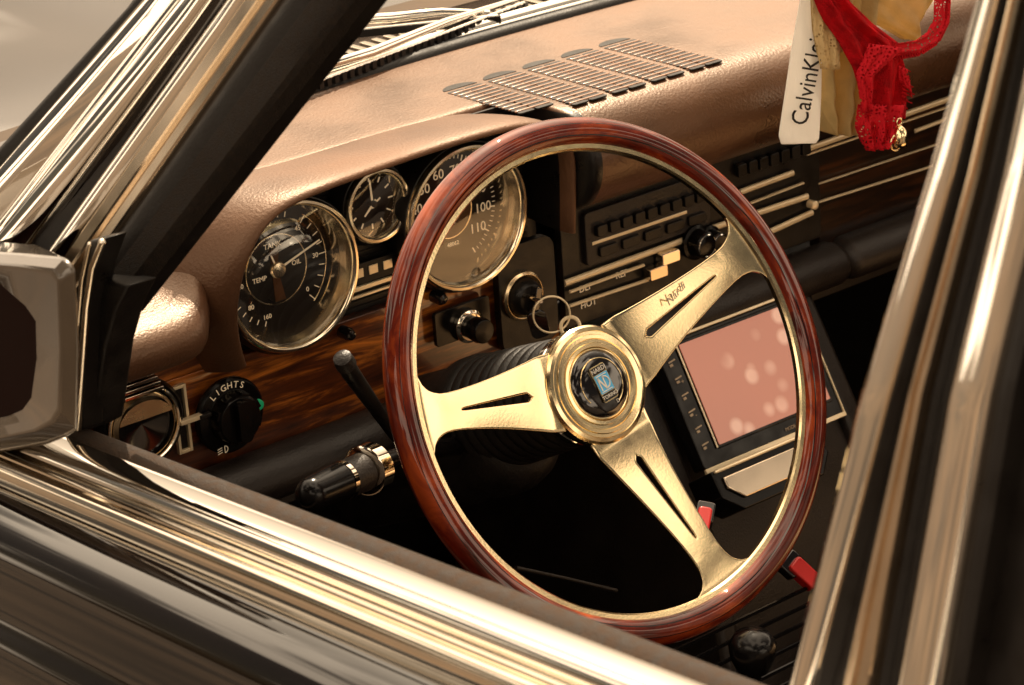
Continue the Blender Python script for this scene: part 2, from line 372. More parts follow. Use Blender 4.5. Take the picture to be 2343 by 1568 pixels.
# demister grille
b=Bd(); ZP=.1346; GF=frame((0,0,ZP),(1,0,0),(0,1,0))
cols_=[]
for c in range(5):
    xc=.139+c*.0440
    for k in range(14):
        y=.216+k*.0084
        if c==0 and k<2: continue
        for s_,w in ((-.0105,.0165),(.0090,.0185)):
            b.rrect(GF,(xc+s_,y,-.0003),(w,.0050,.0012),.0024,0)
        cols_.append((xc,y,c,k))
    b.prism(GF,[(xc+.0175*math.cos(math.pi*k/14),.332+.011*math.sin(math.pi*k/14)) for k in range(15)],-.001,.0004,0)
b.done("demister_grille",[BLACK],dash)
b=Bd()
GB=M("grille_bar",(.46,.27,.18),0,.25,.6,.3,90)
for xc,y,c,k in cols_:
    if k==13: continue
    b.box(GF,(xc,y+.0042,.0002),(.037,.0022,.0016),0)
b.done("grille_bars",[GB],dash,bevel=.0006)
# ------------------------------------------------------------------ fascia
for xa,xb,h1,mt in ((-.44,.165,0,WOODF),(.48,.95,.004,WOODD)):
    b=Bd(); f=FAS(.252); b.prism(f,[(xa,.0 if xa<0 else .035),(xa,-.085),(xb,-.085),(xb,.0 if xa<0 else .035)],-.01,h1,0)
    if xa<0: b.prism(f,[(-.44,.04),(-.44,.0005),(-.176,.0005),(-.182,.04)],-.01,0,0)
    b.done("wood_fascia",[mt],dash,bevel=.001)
b=Bd(); f=FAS(.264)
b.prism(f,[(-.19,.134),(-.19,-.01),(.155,-.01),(.155,.134)],-.001,.0015,0)
for k in range(26):
    b.box(f,(-.02,.003+k*.005,.002),(.33,.0022,.0016),0)
b.done("instrument_panel",[BLACK],dash)
def gauge(cx,cz,R,y,kind):
    f=frame((cx,y,cz),(1,0,0),(0,0,1))
    g=Bd(); g.lathe(f,(0,0,0),[(R+.004,-.03),(R+.0055,-.008),(R+.0035,-.002),(R+.0005,-.001)],96,0,cap=False)
    G=g.done("gauge",[BLACK],car,label={"s":"round black speedometer with chrome bezel","t":"round combined fuel, oil and temperature gauge","c":"small round dashboard clock"}[kind])
    g=Bd(); dp=-.024 if kind!='c' else -.010; rd=R*.86
    g.lathe(f,(0,0,0),[(R+.002,-.008),(R+.0030,-.003),(R+.0024,.001),(R+.0008,.0028),(R-.0012,.0030),(R-.003,.0015),(R-.0038,-.002)],96,0,cap=False)
    g.lathe(f,(0,0,0),[(R-.0038,-.002),(R-.005,-.006),(R-.0052,-.0065),(R-.0065,-.011),(R-.0067,-.0115),(rd,dp)],96,1 if kind!='c' else 0,cap=False)
    g.done("bezel",[SILV,SILV],G,label=None)
    g=Bd(); g.lathe(f,(0,0,dp),[(rd+.001,0),(.0005,0.0002)],96,0,cap=False)
    def tick(a,r0,r1,w,mi=1,h=.0006):
        a=math.radians(a); rm=(r0+r1)/2; g.box(f,(rm*math.cos(a),rm*math.sin(a),dp+h),(r1-r0,w,.0004),mi,a)
    def lab(s,a,rr,size,mi=1): 
        a=math.radians(a); g.text(f,s,(rr*math.cos(a),rr*math.sin(a),dp+.0008),size,mi)
    if kind=='s':
        g.ring(f,(0,0,dp+.0006),rd*.44,.0006,2,64,6)
        g.lathe(f,(0,0,dp+.0004),[(rd*.44,0),(.0005,.0002)],64,3,cap=False)
        for k,(s,a) in enumerate([("20",221),("30",192),("40",163),("50",134),("60",105),("70",76),("80",47),("90",19),("100",-9),("110",-38)]):
            lab(s,a,rd*.68,.0116)
        for k in range(56): tick(225-k*5.2,rd*(.87 if k%5 else .83),rd*.93,.0006 if k%5 else .0011)
        g.text(f,"MPH",(0,-.010,dp+.0012),.0042,1)
        g.box(f,(0,-.028,dp+.0009),(.018,.0055,.0006),4)
        g.text(f,"48062",(0,-.028,dp+.0016),.0050,1)
    elif kind=='t':
        g.ring(f,(0,0,dp+.0006),.0285,.0006,2,72,6)
        g.lathe(f,(0,0,dp+.0003),[(.0283,0),(.0005,.0002)],64,4,cap=False)
        g.prism(f,[(-.005,.017),(.004,.017),(.001,0),(.006,-.026),(-.004,-.026)],dp+.0006,dp+.0010,3)
        g.text(f,"TANK",(-.002,.0205,dp+.0014),.0062,1); g.text(f,"TEMP",(-.0170,-.004,dp+.0014),.0056,1); g.text(f,"OIL",(.0185,.001,dp+.0014),.0056,1)
        for k in range(9): tick(50-k*12,rd*.80,rd*(.90 if k%4 else .94),.0007)
        for k in range(9): tick(145-k*9,rd*.82,rd*.90,.0007)
        for k in range(9): tick(250-k*10,rd*.82,rd*.90,.0007)
        lab("45",50,rd*.71,.0056); lab("30",2,rd*.73,.0056); lab("0",-42,rd*.71,.0056); lab("1/1",140,rd*.71,.0054); lab("1/2",96,rd*.75,.0052); lab("80",222,rd*.71,.0056); lab("120",188,rd*.71,.0054); lab("160",250,rd*.75,.0054)
        g.ring(f,(0,0,dp+.0006),rd*.93,.0004,2,72,6,a0=math.radians(-48),a1=math.radians(52))
    else:
        for k in range(12): tick(k*30,rd*.70,rd*.88,.0012)
        for k in range(60): tick(k*6,rd*.92,rd*.96,.0004)
    g.done("dial",[DIAL,CREAM,SILV,DIALB,BLACK],G)
    g=Bd()
    def hand(a,l,w,w2=.0006,back=.004,z=.003):
        a=math.radians(a); c_,s_=math.cos(a),math.sin(a)
        P=[(-back,-w),(l,-w2),(l,w2),(-back,w)]
        g.prism(f,[(x*c_-y_*s_,x*s_+y_*c_) for x,y_ in P],dp+z,dp+z+.0006,0)
    if kind=='s': hand(232,rd*.8,.0014); g.lathe(f,(0,0,dp),[(.0085,0),(.0085,.004),(.006,.0055),(.0005,.006)],40,1)
    elif kind=='t':
        hand(18,rd*.86,.0009,z=.002); hand(110,.014,.0008,z=.002)
        g.lathe(f,(0,0,dp),[(.0072,0),(.0072,.003),(.006,.0045),(.0005,.005)],40,1)
    else:
        hand(93,rd*.8,.0010); hand(222,rd*.5,.0012,z=.004); hand(30,rd*.3,.0006,z=.005); g.lathe(f,(0,0,dp),[(.0028,0),(.0028,.006),(.0005,.0065)],24,2)
    g.done("needle",[CREAM,SILV,BLACK],G)
    g=Bd(); zz=-.0035 if kind!='c' else -.001
    g.lathe(f,(0,0,zz),[(R-.0036,0),(R*.5,.0002),(.0003,.0003)],64,0,cap=False); g.done("glass",[GLASS],G)
    return G
x,z=FZ(672,632,.232); gauge(x,z,.0595,.232,'t')
x2,z2=FZ(1070,498,.232); gauge(x2,z2,.0595,.232,'s')
x,z=FZ(864,470,.240); gauge(x,z,.0290,.240,'c')
b=Bd(); f=FAS(.254)
x,z=FZ(865,612,.254); b.box(f,(x,z,0),(.062,.017,.004),0)
for k in range(4): b.box(f,(x-.021+k*.0145,z+.001,.0025),(.009,.0075,.001),1)
b.box(f,(x,z-.0115,.002),(.066,.0035,.003),2); b.box(f,(x,z-.018,.002),(.07,.002,.003),2)
b.done("warning_lamps",[BLACK,GOLDP,GOLDP],dash,bevel=.0004)
# lower padded roll
b=Bd(); 
def roll(xa,xb,r0=.021):
    rows=[]
    n=20
    for x,k in ((xa,.6),(xa+.004,.9),(xa+.01,1),(xb-.01,1),(xb-.004,.9),(xb,.6)):
        rows.append([(x,.238+math.cos(q*2*math.pi/n)*r0*k*1.15,-.098+math.sin(q*2*math.pi/n)*r0*k) for q in range(n)])
    b.grid(rows,closed=True)
roll(-.44,.492); roll(.494,.95)
b.box(I4,(.25,.275,-.11),(1.4,.05,.05),0)
b.done("knee_roll",[VINYLD],dash)
# left lower controls
CTL=.246
b=Bd(); f=FAS(CTL)
x,z=FZ(318,968,CTL)
b.lathe(f,(x,z,0),[(.037,-.004),(.037,.004),(.034,.008),(.031,.004),(.028,.0)],64,0,cap=False)
b.ring(f,(x,z,.008),.0305,.0016,2,64)
b.lathe(f,(x,z,0),[(.028,.0),(.0275,.008),(.0245,.011)],64,3,cap=False)
b.lathe(f,(x,z,.002),[(.0245,.009),(.0235,.004),(.0005,.002)],64,1,cap=False)
b.prism(f,[(x+.0235*math.cos(math.radians(a)),z+.004+.017*math.sin(math.radians(a))) for a in range(10,171,10)],.004,.012,3)
b.done("air_vent",[BLACK,BLACKG,CHROMD,GOLDS],dash)
b=Bd()
x,z=FZ(412,957,CTL)
for sx_ in (-1,1): b.box(f,(x+sx_*.0050,z,.002),(.0026,.056,.004),0)
for sz_ in (-1,1): b.box(f,(x,z+sz_*.0266,.002),(.0074,.0028,.004),0)
b.box(f,(x,z,.0006),(.0074,.0504,.001),1)
b.box(f,(x+.004,z,.008),(.020,.0036,.006),0); b.box(f,(x+.016,z,.010),(.010,.003,.005),1)
b.done("ventilation_lever",[GOLDP,BLACK,CHROMD],dash,bevel=.0005)
b=Bd(); x,z=FZ(522,948,CTL)
b.lathe(f,(x,z,0),[(.031,0),(.031,.003),(.029,.005),(.0215,.006),(.0205,.0075),(.0195,.016),(.018,.018),(.0005,.0185)],64,0)
for k in range(8):
    a=math.pi/4*k+.4; b.box(f,(x+.0195*math.cos(a),z+.0195*math.sin(a),.0115),(.003,.007,.010),0,a)
b.rrect(f,(x,z,.021),(.011,.034,.008),.004,0)
for k,ch_ in enumerate("LIGHTS"):
    a=math.radians(128-k*13); b.text(f,ch_,(x+.0255*math.cos(a),z+.0255*math.sin(a),.0062),.0074,1,rot=a-math.pi/2)
b.lathe(f,(x+.0245,z+.002,.005),[(.0046,0),(.0042,.003),(.0005,.004)],24,2)
b.ring(f,(x-.010,z-.0250,.0058),.0028,.0004,1,16,5,a0=-1.57,a1=1.57); b.box(f,(x-.010,z-.0250,.0058),(.0007,.0056,.0004),1)
for k in range(3): b.box(f,(x-.0145,z-.0232-k*.0019,.0058),(.0045,.0006,.0005),1,.2)
b.done("light_switch",[BEZ,CREAM,GREEN],dash,bevel=.0006)
b=Bd(); x,z=FZ(290,850,.235)
for k in range(5): b.box(frame((x,.235,z),(1,0,0),(0,0,1)),(0.0+k*.0012,-.004*k,.0015*k),(.034,.0028,.016),0)
b.done("vent_lever_tab",[CHROMD],dash,bevel=.0004)
b=Bd(); x,z=FZ(1062,742,CTL)
b.rrect(f,(x-.003,z+.004,.001),(.058,.030,.004),.003,0)
b.lathe(f,(x,z,0),[(.0145,.003),(.0145,.008),(.012,.010)],40,1); b.lathe(f,(x,z,0),[(.0095,.01),(.011,.022),(.010,.027),(.0005,.028)],40,0)
b.done("choke_knob",[BEZ,CHROMD],dash,bevel=.0005)
for px,py in ((790,762),(1000,680)):
    b=Bd(); x,z=FZ(px,py,.244); b.lathe(FAS(.244),(x,z,0),[(.0055,-.004),(.0055,.006),(.004,.009),(.0005,.010)],32,0); b.done("reset_knob",[BLACKG],dash)
# ignition
b=Bd(); f=FAS(.242); x,z=FZ(1195,672,.242)
b.rrect(f,(x+.005,z-.002,-.002),(.062,.094,.008),.012,0)
b.lathe(f,(x-.003,z,.002),[(.0215,0),(.0215,.004),(.019,.006),(.0165,.003)],56,1,cap=False)
b.lathe(f,(x-.003,z,.002),[(.0165,.0),(.0150,.010),(.012,.014),(.0005,.015)],48,0)
b.box(f,(x-.003,z,.018),(.006,.022,.012),2,-.3)
ign=b.done("ignition_switch",[BLACK,GOLDS,BLACKG],dash,bevel=.0005)
kr=empty("key_ring","gold key ring with keys hanging from the ignition","key ring")
b=Bd(); pc=onY(1262,720,.185); RFm=frame(pc,(.82,-.55,-.1),(0,.2,1))
b.ring(RFm,(0,0,0),.0152,.0009,0,72,10); b.ring(RFm,(0,0,.0013),.0152,.0008,0,72,10,a0=.3,a1=4); b.done("ring",[GOLDP],kr)
b=Bd(); p2=onY(1305,748,.175); f2=frame(p2,(.8,-.5,-.35),(.3,.1,1)); b.ring(f2,(0,0,0),.008,.0016,0,32,8,flat=.6); b.tube([p2+V((0,.0,-.008)),p2+V((.008,.004,-.034))],.0016); b.done("key",[GOLDP],kr)
b=Bd(); p3=onY(1232,742,.205); f2=frame(p3,(.8,-.5,.2),(-.2,.1,1)); b.rrect(f2,(0,0,0),(.016,.024,.004),.005,0); b.done("key",[BLACKG],kr,bevel=.0006)
b=Bd(); b.tube([onY(1238,690,.19),onY(1215,682,.21),onY(1195,675,.238)],[.0016,.0022,.003]); b.done("key_blade",[CHROMD],kr)
# ------------------------------------------------------------------ heater / radio panel
b=Bd(); f=FAS(.246)
def bar(fr_y,pa,pb,w,name,mat,h=.003,th=.004):
    bb=Bd(); a=V(FZ(*pa,fr_y)); c=V(FZ(*pb,fr_y)); n=10; rows=[]
    v=(c-a).normalized(); nn=V((-v.y,v.x))
    for p in (a,c):
        rows.append([(p.x+nn.x*w/2*math.cos(math.pi*k/n),fr_y-h-th*.6*math.sin(math.pi*k/n)+.002,p.y+nn.y*w/2*math.cos(math.pi*k/n)) for k in range(n+1)])
    bb.grid(rows); n1=n+1
    bb.add([V(q) for q in rows[0]],[list(range(n1))]); bb.add([V(q) for q in rows[1]],[list(range(n1))])
    return bb.done(name,[mat],dash,ang=50)
x0,_=FZ(1283,600,.246); 
b.prism(f,[(x0,.036),(x0,-.072),(.478,-.072),(.478,.036)],-.006,.002,0)
b.rrect(f,(.262,.004,.004),(.145,.048,.006),.004,1)
for k in range(9): b.rrect(f,(.205+k*.0145,.010,.009),(.0115,.010,.006),.002,0)
for k in range(5): b.rrect(f,(.213+k*.026,-.010,.008),(.021,.009,.004),.002,0)
for k in range(7): b.rrect(f,(.375+k*.0135,.020,.006),(.0105,.012,.005),.002,0)
heat=b.done("heater_panel",[BLACK,VINYLD],dash,bevel=.0007)
for pa,pb,w in (((1350,557),(1566,484),.0055),((1290,648),(1562,549),.0060),((1300,668),(1470,606),.003),((1300,700),(1480,640),.0032),((1690,440),(1812,395),.0058),((1600,531),(1845,449),.0060),((1720,548),(1856,486),.0060),((1700,470),(1835,418),.0022)):
    bar(.242,pa,pb,w,"chrome_strip",GOLDP)
for px,py,rr in ((1588,553,.013),(1618,548,.0105)):
    b=Bd(); x,z=FZ(px,py,.24); b.lathe(FAS(.24),(x,z,0),[(rr+.003,0),(rr+.003,.004),(rr,.005),(rr*.92,.016),(rr*.7,.018),(.0005,.0175)],48,0)
    b.ring(FAS(.24),(x,z,.017),rr*.75,.0008,1,40)
    b.done("radio_knob",[BEZ,CHROME],dash)
b=Bd(); x,z=FZ(1852,466,.24); b.lathe(FAS(.24),(x,z,0),[(.004,0),(.004,.008),(.0005,.010)],24,0); b.done("trim_stud",[GOLDP],dash)
for px,py,mi in ((1528,587,CHROMD),(1500,622,SATIN)):
    b=Bd(); x,z=FZ(px,py,.238); b.rrect(FAS(.238),(x,z,0),(.021,.011,.010),.002,0); b.done("heater_slider",[mi],dash,bevel=.0008)
for s,px,py in (("DEF",1338,656),("HOT",1345,692),("REF",1420,625)):
    b=Bd(); x,z=FZ(px,py,.2435); b.text(FAS(.2435),s,(x,z-.001,.001),.0085,0); b.done("lettering",[CREAM],dash)
for pa,pb,w in (((1840,342),(2180,222),.006),((1842,354),(2185,238),.002),((1870,462),(2130,380),.0022),((2090,300),(2190,262),.004),((1870,420),(2140,330),.0015)):
    bar(.2455,pa,pb,w,"glovebox_trim",GOLDP)
# ------------------------------------------------------------------ centre console with display
cu_=V((0,.5,.866)); CF=frame((.326,.192,-.155),(1,0,0),cu_)
b=Bd()
sidep=[(.27,-.10),(.235,-.105),(.135,-.27),(.10,-.42),(.10,-.7),(.5,-.7),(.5,-.10)]
for xx in (.226,.438):
    b.prism(frame((xx,0,0),(0,1,0),(0,0,1)),sidep,-.012,.012,0)
b.prism(frame((.33,0,0),(0,1,0),(0,0,1)),[(p[0]+.012,p[1]) for p in sidep],-.105,.105,0)
con=b.done("centre_console",[VINYLD],car,bevel=.006)
b=Bd(); b.rrect(CF,(-.001,-.001,.0),(.172,.116,.016),.004,0); b.rrect(CF,(.007,.004,.0085),(.144,.100,.002),.002,0)
b.done("display_unit",[BEZ],con,bevel=.001)
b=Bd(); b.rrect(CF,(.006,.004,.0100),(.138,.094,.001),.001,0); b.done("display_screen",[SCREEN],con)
DIM=M("dim_legend",(.5,.38,.26),0,.5)
for k in range(6):
    b=Bd(); b.box(CF,(-.076,.040-k*.0155,.0085),(.008,.0013,.0008),0,.15); b.box(CF,(-.078,.0365-k*.0155,.0085),(.0035,.0022,.0008),0,.15)
    if k in (1,3): b.text(CF,"+" if k==1 else "-",(-.073,.0355-k*.0155,.0085),.006,0)
    b.done("side_button",[DIM],con)
for s,px_ in (("DISP",.056),("MODE",.02)):
    b=Bd(); b.text(CF,s,(px_,-.0535,.0090),.0045,0); b.done("button_legend",[DIM],con)
b=Bd()
b.box(CF,(-.001,.0585,.009),(.172,.0026,.003),0); b.box(CF,(-.001,-.0605,.009),(.174,.0042,.003),0); b.box(CF,(-.0655,.004,.0095),(.0018,.098,.001),0); b.box(CF,(.0855,-.001,.009),(.0014,.116,.002),0)
b.done("display_trim",[GOLDP],con,bevel=.0006)
b=Bd(); ao=onY(1745,1072,.105); CF2=frame(ao,(1,0,0),(0,.55,.83))
b.prism(CF2,[(-.058,-.010),(-.040,-.026),(.055,-.026),(.070,-.010),(.070,.014),(-.058,.014)],-.03,.006,0)
b.prism(CF2,[(-.050,-.004),(-.036,-.017),(.052,-.017),(.062,-.004),(.062,.006),(-.050,.006)],.006,.009,1); b.box(CF2,(.006,.0125,.008),(.124,.003,.004),2)
b.done("ashtray",[BEZ,SATIN,GOLDP],con,bevel=.0016)
def buckle(pa,pb,y0,w):
    b=Bd(); a=onY(*pa,y0); c=onY(*pb,y0-.02); fr_=frame(a,(c-a),(1,0,.3)); L_=(c-a).length
    b.rrect(fr_,(L_*.2,0,0),(L_*.5,w*1.1,.012),.003,0); b.rrect(fr_,(L_*.55,0,.004),(L_*.8,w*.8,.012),.003,1)
    b.done("seat_belt_buckle",[BLACKG,RED],car,bevel=.0015,label="red seat belt release beside the console")
buckle((1615,1160),(1598,1255),.02,.014); buckle((1795,1280),(1865,1345),.02,.018)
b=Bd(); g0=onY(1722,1490,-.12)
b.lathe(frame(g0,(1,0,0),(0,1,0)),(0,0,0),[(.006,-.12),(.006,-.02),(.012,-.016),(.017,-.004),(.018,.006),(.013,.014),(.0005,.017)],40,0)
b.ring(frame(g0,(1,0,0),(0,1,0)),(0,0,-.016),.010,.0012,1,32)
b.done("gear_lever",[BEZ,SATIN],car,ang=80)
b=Bd(); g1=onY(1690,1420,.0)
for k in range(9):
    b.box(frame(g1+V((0,-.010*k,-.008*k)),(1,0,0),(0,1,0)),(0,0,0),(.16,.0018,.003),0)
b.done("tunnel_ribs",[BEZ],car)
b=Bd(); b.tube([onY(1180,1300,.1),onY(1300,1325,.1),onY(1410,1352,.1)],[.0020,.0015,.0018],0); b.done("bonnet_release_rod",[VINYLD],car)
def seat(xc):  # unseen seat, cushion and backrest placed to shape the gauge glass reflections
    b=Bd(); rows=[]
    for i in range(12):
        y=-.12-i*.042; rows.append([(xc-.27+j*.054,y,-.30-.03*(1-abs(j-5)/5)**.7-(.05 if i==0 else 0)) for j in range(11)])
    b.grid(rows); s=b.done("seat",[HIDE],car,sub=1,solid=.1,label="unseen tan hide front seat shaping gauge reflections")
    b=Bd(); rows=[]
    for i in range(13):
        z=-.30+i*.045; y=-.62-i*.026; rows.append([(xc-.27+j*.054,y-.03*(1-abs(j-5)/5)**.7-(.05 if i==12 else 0),z) for j in range(11)])
    b.grid(rows); b.done("unseen_backrest",[HIDED],s,sub=1,solid=.09)
seat(.62)
b=Bd()
b.box(I4,(.25,-.2,-.62),(1.42,1.7,.02),0); b.box(I4,(.25,.56,-.28),(1.42,.02,.66),0); b.box(I4,(.97,-.2,-.26),(.02,1.6,.72),0)
b.prism(frame((.3,0,0),(0,1,0),(0,0,1)),[(.5,-.4),(.1,-.43),(-.9,-.45),(-.9,-.6),(.5,-.6)],-.12,.12,0)
b.done("cabin_floor",[CARPET],car)
# ------------------------------------------------------------------ door + belt mouldings
def beltz(y): return .112+(-.0175-y)*.0825
def belt(name,prof,mat,parent,ya=.8,yb=-1.2,sub=0,ang=35,label=None,n=12):
    b=Bd(); rows=[]
    for i in range(n+1):
        y=ya+(yb-ya)*i/n
        rows.append([(-.45-px/1000,y,beltz(y)+pz/1000) for px,pz in prof])
    b.grid(rows); return b.done(name,[mat],parent,ang=ang,sub=sub,label=label)
skin=[(58,-24),(59,-19),(64,-17),(74,-19),(86,-25),(95,-36),(99,-50),(101,-66),(104,-74),(107,-78),(112,-84),(115,-92),(117,-104),(118,-130),(120,-200),(118,-320),(108,-520),(80,-620)]
door=belt("door",skin,PAINT,car,sub=1,label="glossy black front door with chrome waist moulding",ang=60)
belt("inner_trim",[(-14,-300),(-14,-12),(-10,-3),(-4,1)],VINYLD,door)
belt("window_seal",[(-4,1),(-2,2.5),(3,3.2),(8,2.8),(10.5,1),(10.5,-6)],FELT,door)
belt("waist_moulding",[(10.5,-6),(11,.2),(12,1.8),(15,2.7),(19,3.1),(25,3.2),(30,2.9),(34,1.9),(36.5,-.4),(37.5,-4),(38,-8)],CHROME,door,ang=80)
belt("lower_moulding",[(38.5,-8),(40,-9.5),(41,-6),(43,-4.5),(46,-5.0),(47,-8.5),(48,-8.5),(49,-6.5),(52,-7.0),(54,-10),(55.5,-15),(56,-22),(58,-24)],CHROMD,door,ang=50)
# ------------------------------------------------------------------ moulded strips on pillars
def strip(name,E0,E1,prof,mat,parent,inward=.02,label=None,ang=45,sub=0,back=True):
    A=[onX(*e) for e in E0]; Bq=[onX(*e) for e in E1]; rows=[]
    def rs(P,n=14):
        res=[]
        for i in range(len(P)-1):
            for k in range(n): res.append(P[i].lerp(P[i+1],k/n))
        res.append(P[-1]); return res
    A=rs(A);Bq=rs(Bq)
    o=V((-1,0,.25)).normalized()
    for a,c in zip(A,Bq):
        row=[a-o*inward] if back else []
        for t,hh in prof: row.append(a.lerp(c,t)+o*hh)
        if back: row.append(c-o*inward)
        rows.append(row)
    b=Bd(); b.grid(rows); return b.done(name,[mat],parent,ang=ang,sub=sub,label=label)
def arc(h,n=10): return [(i/n,h*math.sin(math.pi*i/n)) for i in range(n+1)]
XB,XT=-.435,-.35
def e(bx,by,tx,ty,dx=0):
    ex=tx+(tx-bx)*.5; ey=ty+(ty-by)*.5
    return [(bx,by,XB-dx),(tx,ty,XT-dx),(ex,ey,XT+.035-dx)]
pil=strip("windscreen_pillar",e(262,715,818,0),e(-60,480,305,0),[(0,.0),(.5,-.004),(1,0)],BLACK,car,inward=.02,label="black and chrome windscreen pillar with layered mouldings")
strip("door_seal",e(262,715,816,0,.001),e(205,700,715,0,.004),[(0,.001),(.12,.004),(.88,.004),(1,.001)],FABRIC,pil,inward=.01)
strip("rubber_seal",e(205,700,715,0,.004),e(160,690,645,0,.004),arc(.004),RUBBER,pil,inward=.01)
strip("frame_moulding",e(160,690,645,0,.006),e(100,660,566,0,.006),[(0,0),(.08,.003),(.30,.0035),(.36,.001),(.45,.001),(.52,.005),(.8,.006),(1,0)],SATIN,pil,inward=.01)
strip("bright_moulding",e(100,660,566,0,.006),e(60,640,520,0,.006),arc(.005),CHROME,pil,inward=.01,ang=80)
strip("groove_moulding",e(60,640,520,0,.002),e(25,620,480,0,.002),[(0,0),(.3,-.002),(.5,.002),(.7,-.002),(1,0)],BLACKG,pil,inward=.01)
strip("windscreen_surround",e(25,620,480,0,.006),e(-40,430,335,0,.004),[(0,0),(.06,.004),(.16,.006),(.30,.0065),(.40,.0045),(.46,.0020),(.5,.0015),(.54,.0025),(.62,.0075),(.72,.0095),(.86,.0085),(.97,.004),(1,0)],CHROME,pil,inward=.014,ang=80)
strip("windscreen_rubber",e(-40,430,335,0,.004),e(-62,405,308,0,.004),arc(.003),RUBBER,pil,inward=.02)
b=Bd(); 
pts=[(290,655),(262,712),(238,800),(214,975),(186,990),(196,700),(205,640)]
n=len(pts)
A=[onX(px,py,-.446) for px,py in pts]
b.add([p for p in A]+[p+V((.022,0,0)) for p in A],[list(range(n)),[n+i for i in range(n)][::-1]]+[[i,(i+1)%n,n+(i+1)%n,n+i] for i in range(n)])
b.done("quarter_post",[RUBBER],pil,bevel=.002)
b=Bd()
pts=[(240,545),(216,610),(198,700),(186,985),(150,1000),(165,820),(178,640),(205,550)]
n=len(pts)
A=[onX(px,py,-.456) for px,py in pts]
b.add([p for p in A]+[p+V((.016,0,0)) for p in A],[list(range(n)),[n+i for i in range(n)][::-1]]+[[i,(i+1)%n,n+(i+1)%n,n+i] for i in range(n)])
b.tube([onX(236,550,-.459),onX(212,610,-.459),onX(198,700,-.459),onX(178,985,-.459)],.0022,1)
b.tube([onX(206,555,-.459),onX(188,640,-.459),onX(172,820,-.459),onX(156,990,-.459)],.0015,1)
b.done("quarter_frame",[BLACK,CHROMD],pil,bevel=.002)
# door mirror
b=Bd()
XM=-.50
outer=[(-160,565),(60,580),(150,588),(172,612),(182,800),(176,985),(150,1000),(110,1016),(-20,1040),(-170,1060)]
midl=[(-160,598),(40,612),(118,622),(132,640),(138,800),(134,935),(118,962),(80,985),(-30,1008),(-170,1028)]
inn=[(-160,640),(0,650),(58,700),(82,735),(84,820),(72,910),(52,938),(20,952),(-60,966),(-170,975)]
def cen(P): return sum(P,V())/len(P)
R0=[onX(px,py,XM+.02) for px,py in outer]; R1=[onX(px,py,XM) for px,py in outer]; R2=[onX(px,py,XM-.008) for px,py in midl]; R3=[onX(px,py,XM+.002) for px,py in inn]
cR=cen(R3)
back_=[cen(R0).lerp(p,.75)+V((.03,.07,0)) for p in R0]
b.grid([back_,R0,R1,R2,R3],closed=True)
mir=b.done("door_mirror",[MIRH],car,bevel=.0024,ang=20,label="grey door mirror housing with dark glass")
b=Bd(); n=len(R3); b.add([p.lerp(cR,-.03)+V((.0006,0,0)) for p in R3]+[cR+V((.0006,0,0))],[[i,(i+1)%n,n] for i in range(n)]); b.done("mirror_glass",[MIRG],mir)
# rear pillar
def g(p0,p1,p2,p3,dx=0):
    return [(p0,-200,-.385-dx),(p1,400,-.41-dx),(p2,900,-.432-dx),(p3,1620,-.455-dx)]
rp=strip("rear_pillar",g(2320,2140,2010,1840,-.012),g(2700,2600,2500,2400,-.012),[(0,0),(1,0)],BLACK,car,label="black rear door pillar with bright mouldings")
strip("frame_edge",g(2300,2130,1975,1795),g(2345,2190,2045,1858),[(0,0),(.15,.004),(.5,.007),(.85,.005),(1,.001)],CHROME,rp,ang=80)
strip("pillar_channel",g(2345,2190,2045,1858),g(2362,2222,2085,1920),[(0,0),(.3,-.004),(1,-.001)],RUBBER,rp)
strip("pillar_moulding",g(2362,2222,2085,1920,.002),g(2400,2262,2132,2000,.002),[(0,0),(.1,.003),(.35,.004),(.42,.002),(.55,.002),(.62,.005),(.9,.005),(1,0)],SATIN,rp)
strip("pillar_rubber",g(2400,2262,2132,2000),g(2430,2308,2185,2055),[(0,0),(.25,.003),(.5,0),(.75,.003),(1,0)],RUBBER,rp)
strip("rear_frame_moulding",g(2430,2308,2185,2055,.004),g(2520,2395,2275,2150,.004),[(0,0),(.08,.005),(.25,.008),(.45,.0085),(.55,.006),(.62,.006),(.75,.009),(.93,.006),(1,0)],CHROME,rp,ang=80)
strip("rear_window_seal",g(2520,2395,2275,2150),g(2560,2430,2320,2200),arc(.003),BLACK,rp)
# ------------------------------------------------------------------ windscreen base, cowl, bonnet, wipers
b=Bd()
def sweepx(b,prof,xa,xb,mi,curve=.0):
    rows=[]
    for i in range(25):
        x=xa+(xb-xa)*i/24; bow=-curve*((x-.33)/.6)**2
        rows.append([(x,y+bow,z) for y,z in prof])
    b.grid(rows,mi)
sweepx(b,[(.432,.115),(.434,.137),(.442,.141),(.452,.137),(.455,.12)],-.40,.95,0,.06)
sweepx(b,[(.455,.12),(.456,.140),(.462,.146),(.470,.143),(.473,.13)],-.40,.95,1,.06)
sweepx(b,[(.473,.13),(.476,.138),(.483,.139),(.488,.128)],-.40,.95,0,.06)
b.done("windscreen_base_trim",[RUBBER,CHROME],car,ang=70)
b=Bd()
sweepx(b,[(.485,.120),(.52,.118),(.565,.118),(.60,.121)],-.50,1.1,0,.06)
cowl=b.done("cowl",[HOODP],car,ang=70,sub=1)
b=Bd()
for k in range(46):
    x=.02+k*.014; b.box(frame((0,0,.1195),(1,0,0),(0,1,0)),(x,.54-.06*((x-.33)/.6)**2,.002),(.007,.045,.004),0)
b.done("cowl_grille",[CHROMD],cowl,bevel=.0008)
b=Bd()
rows=[]
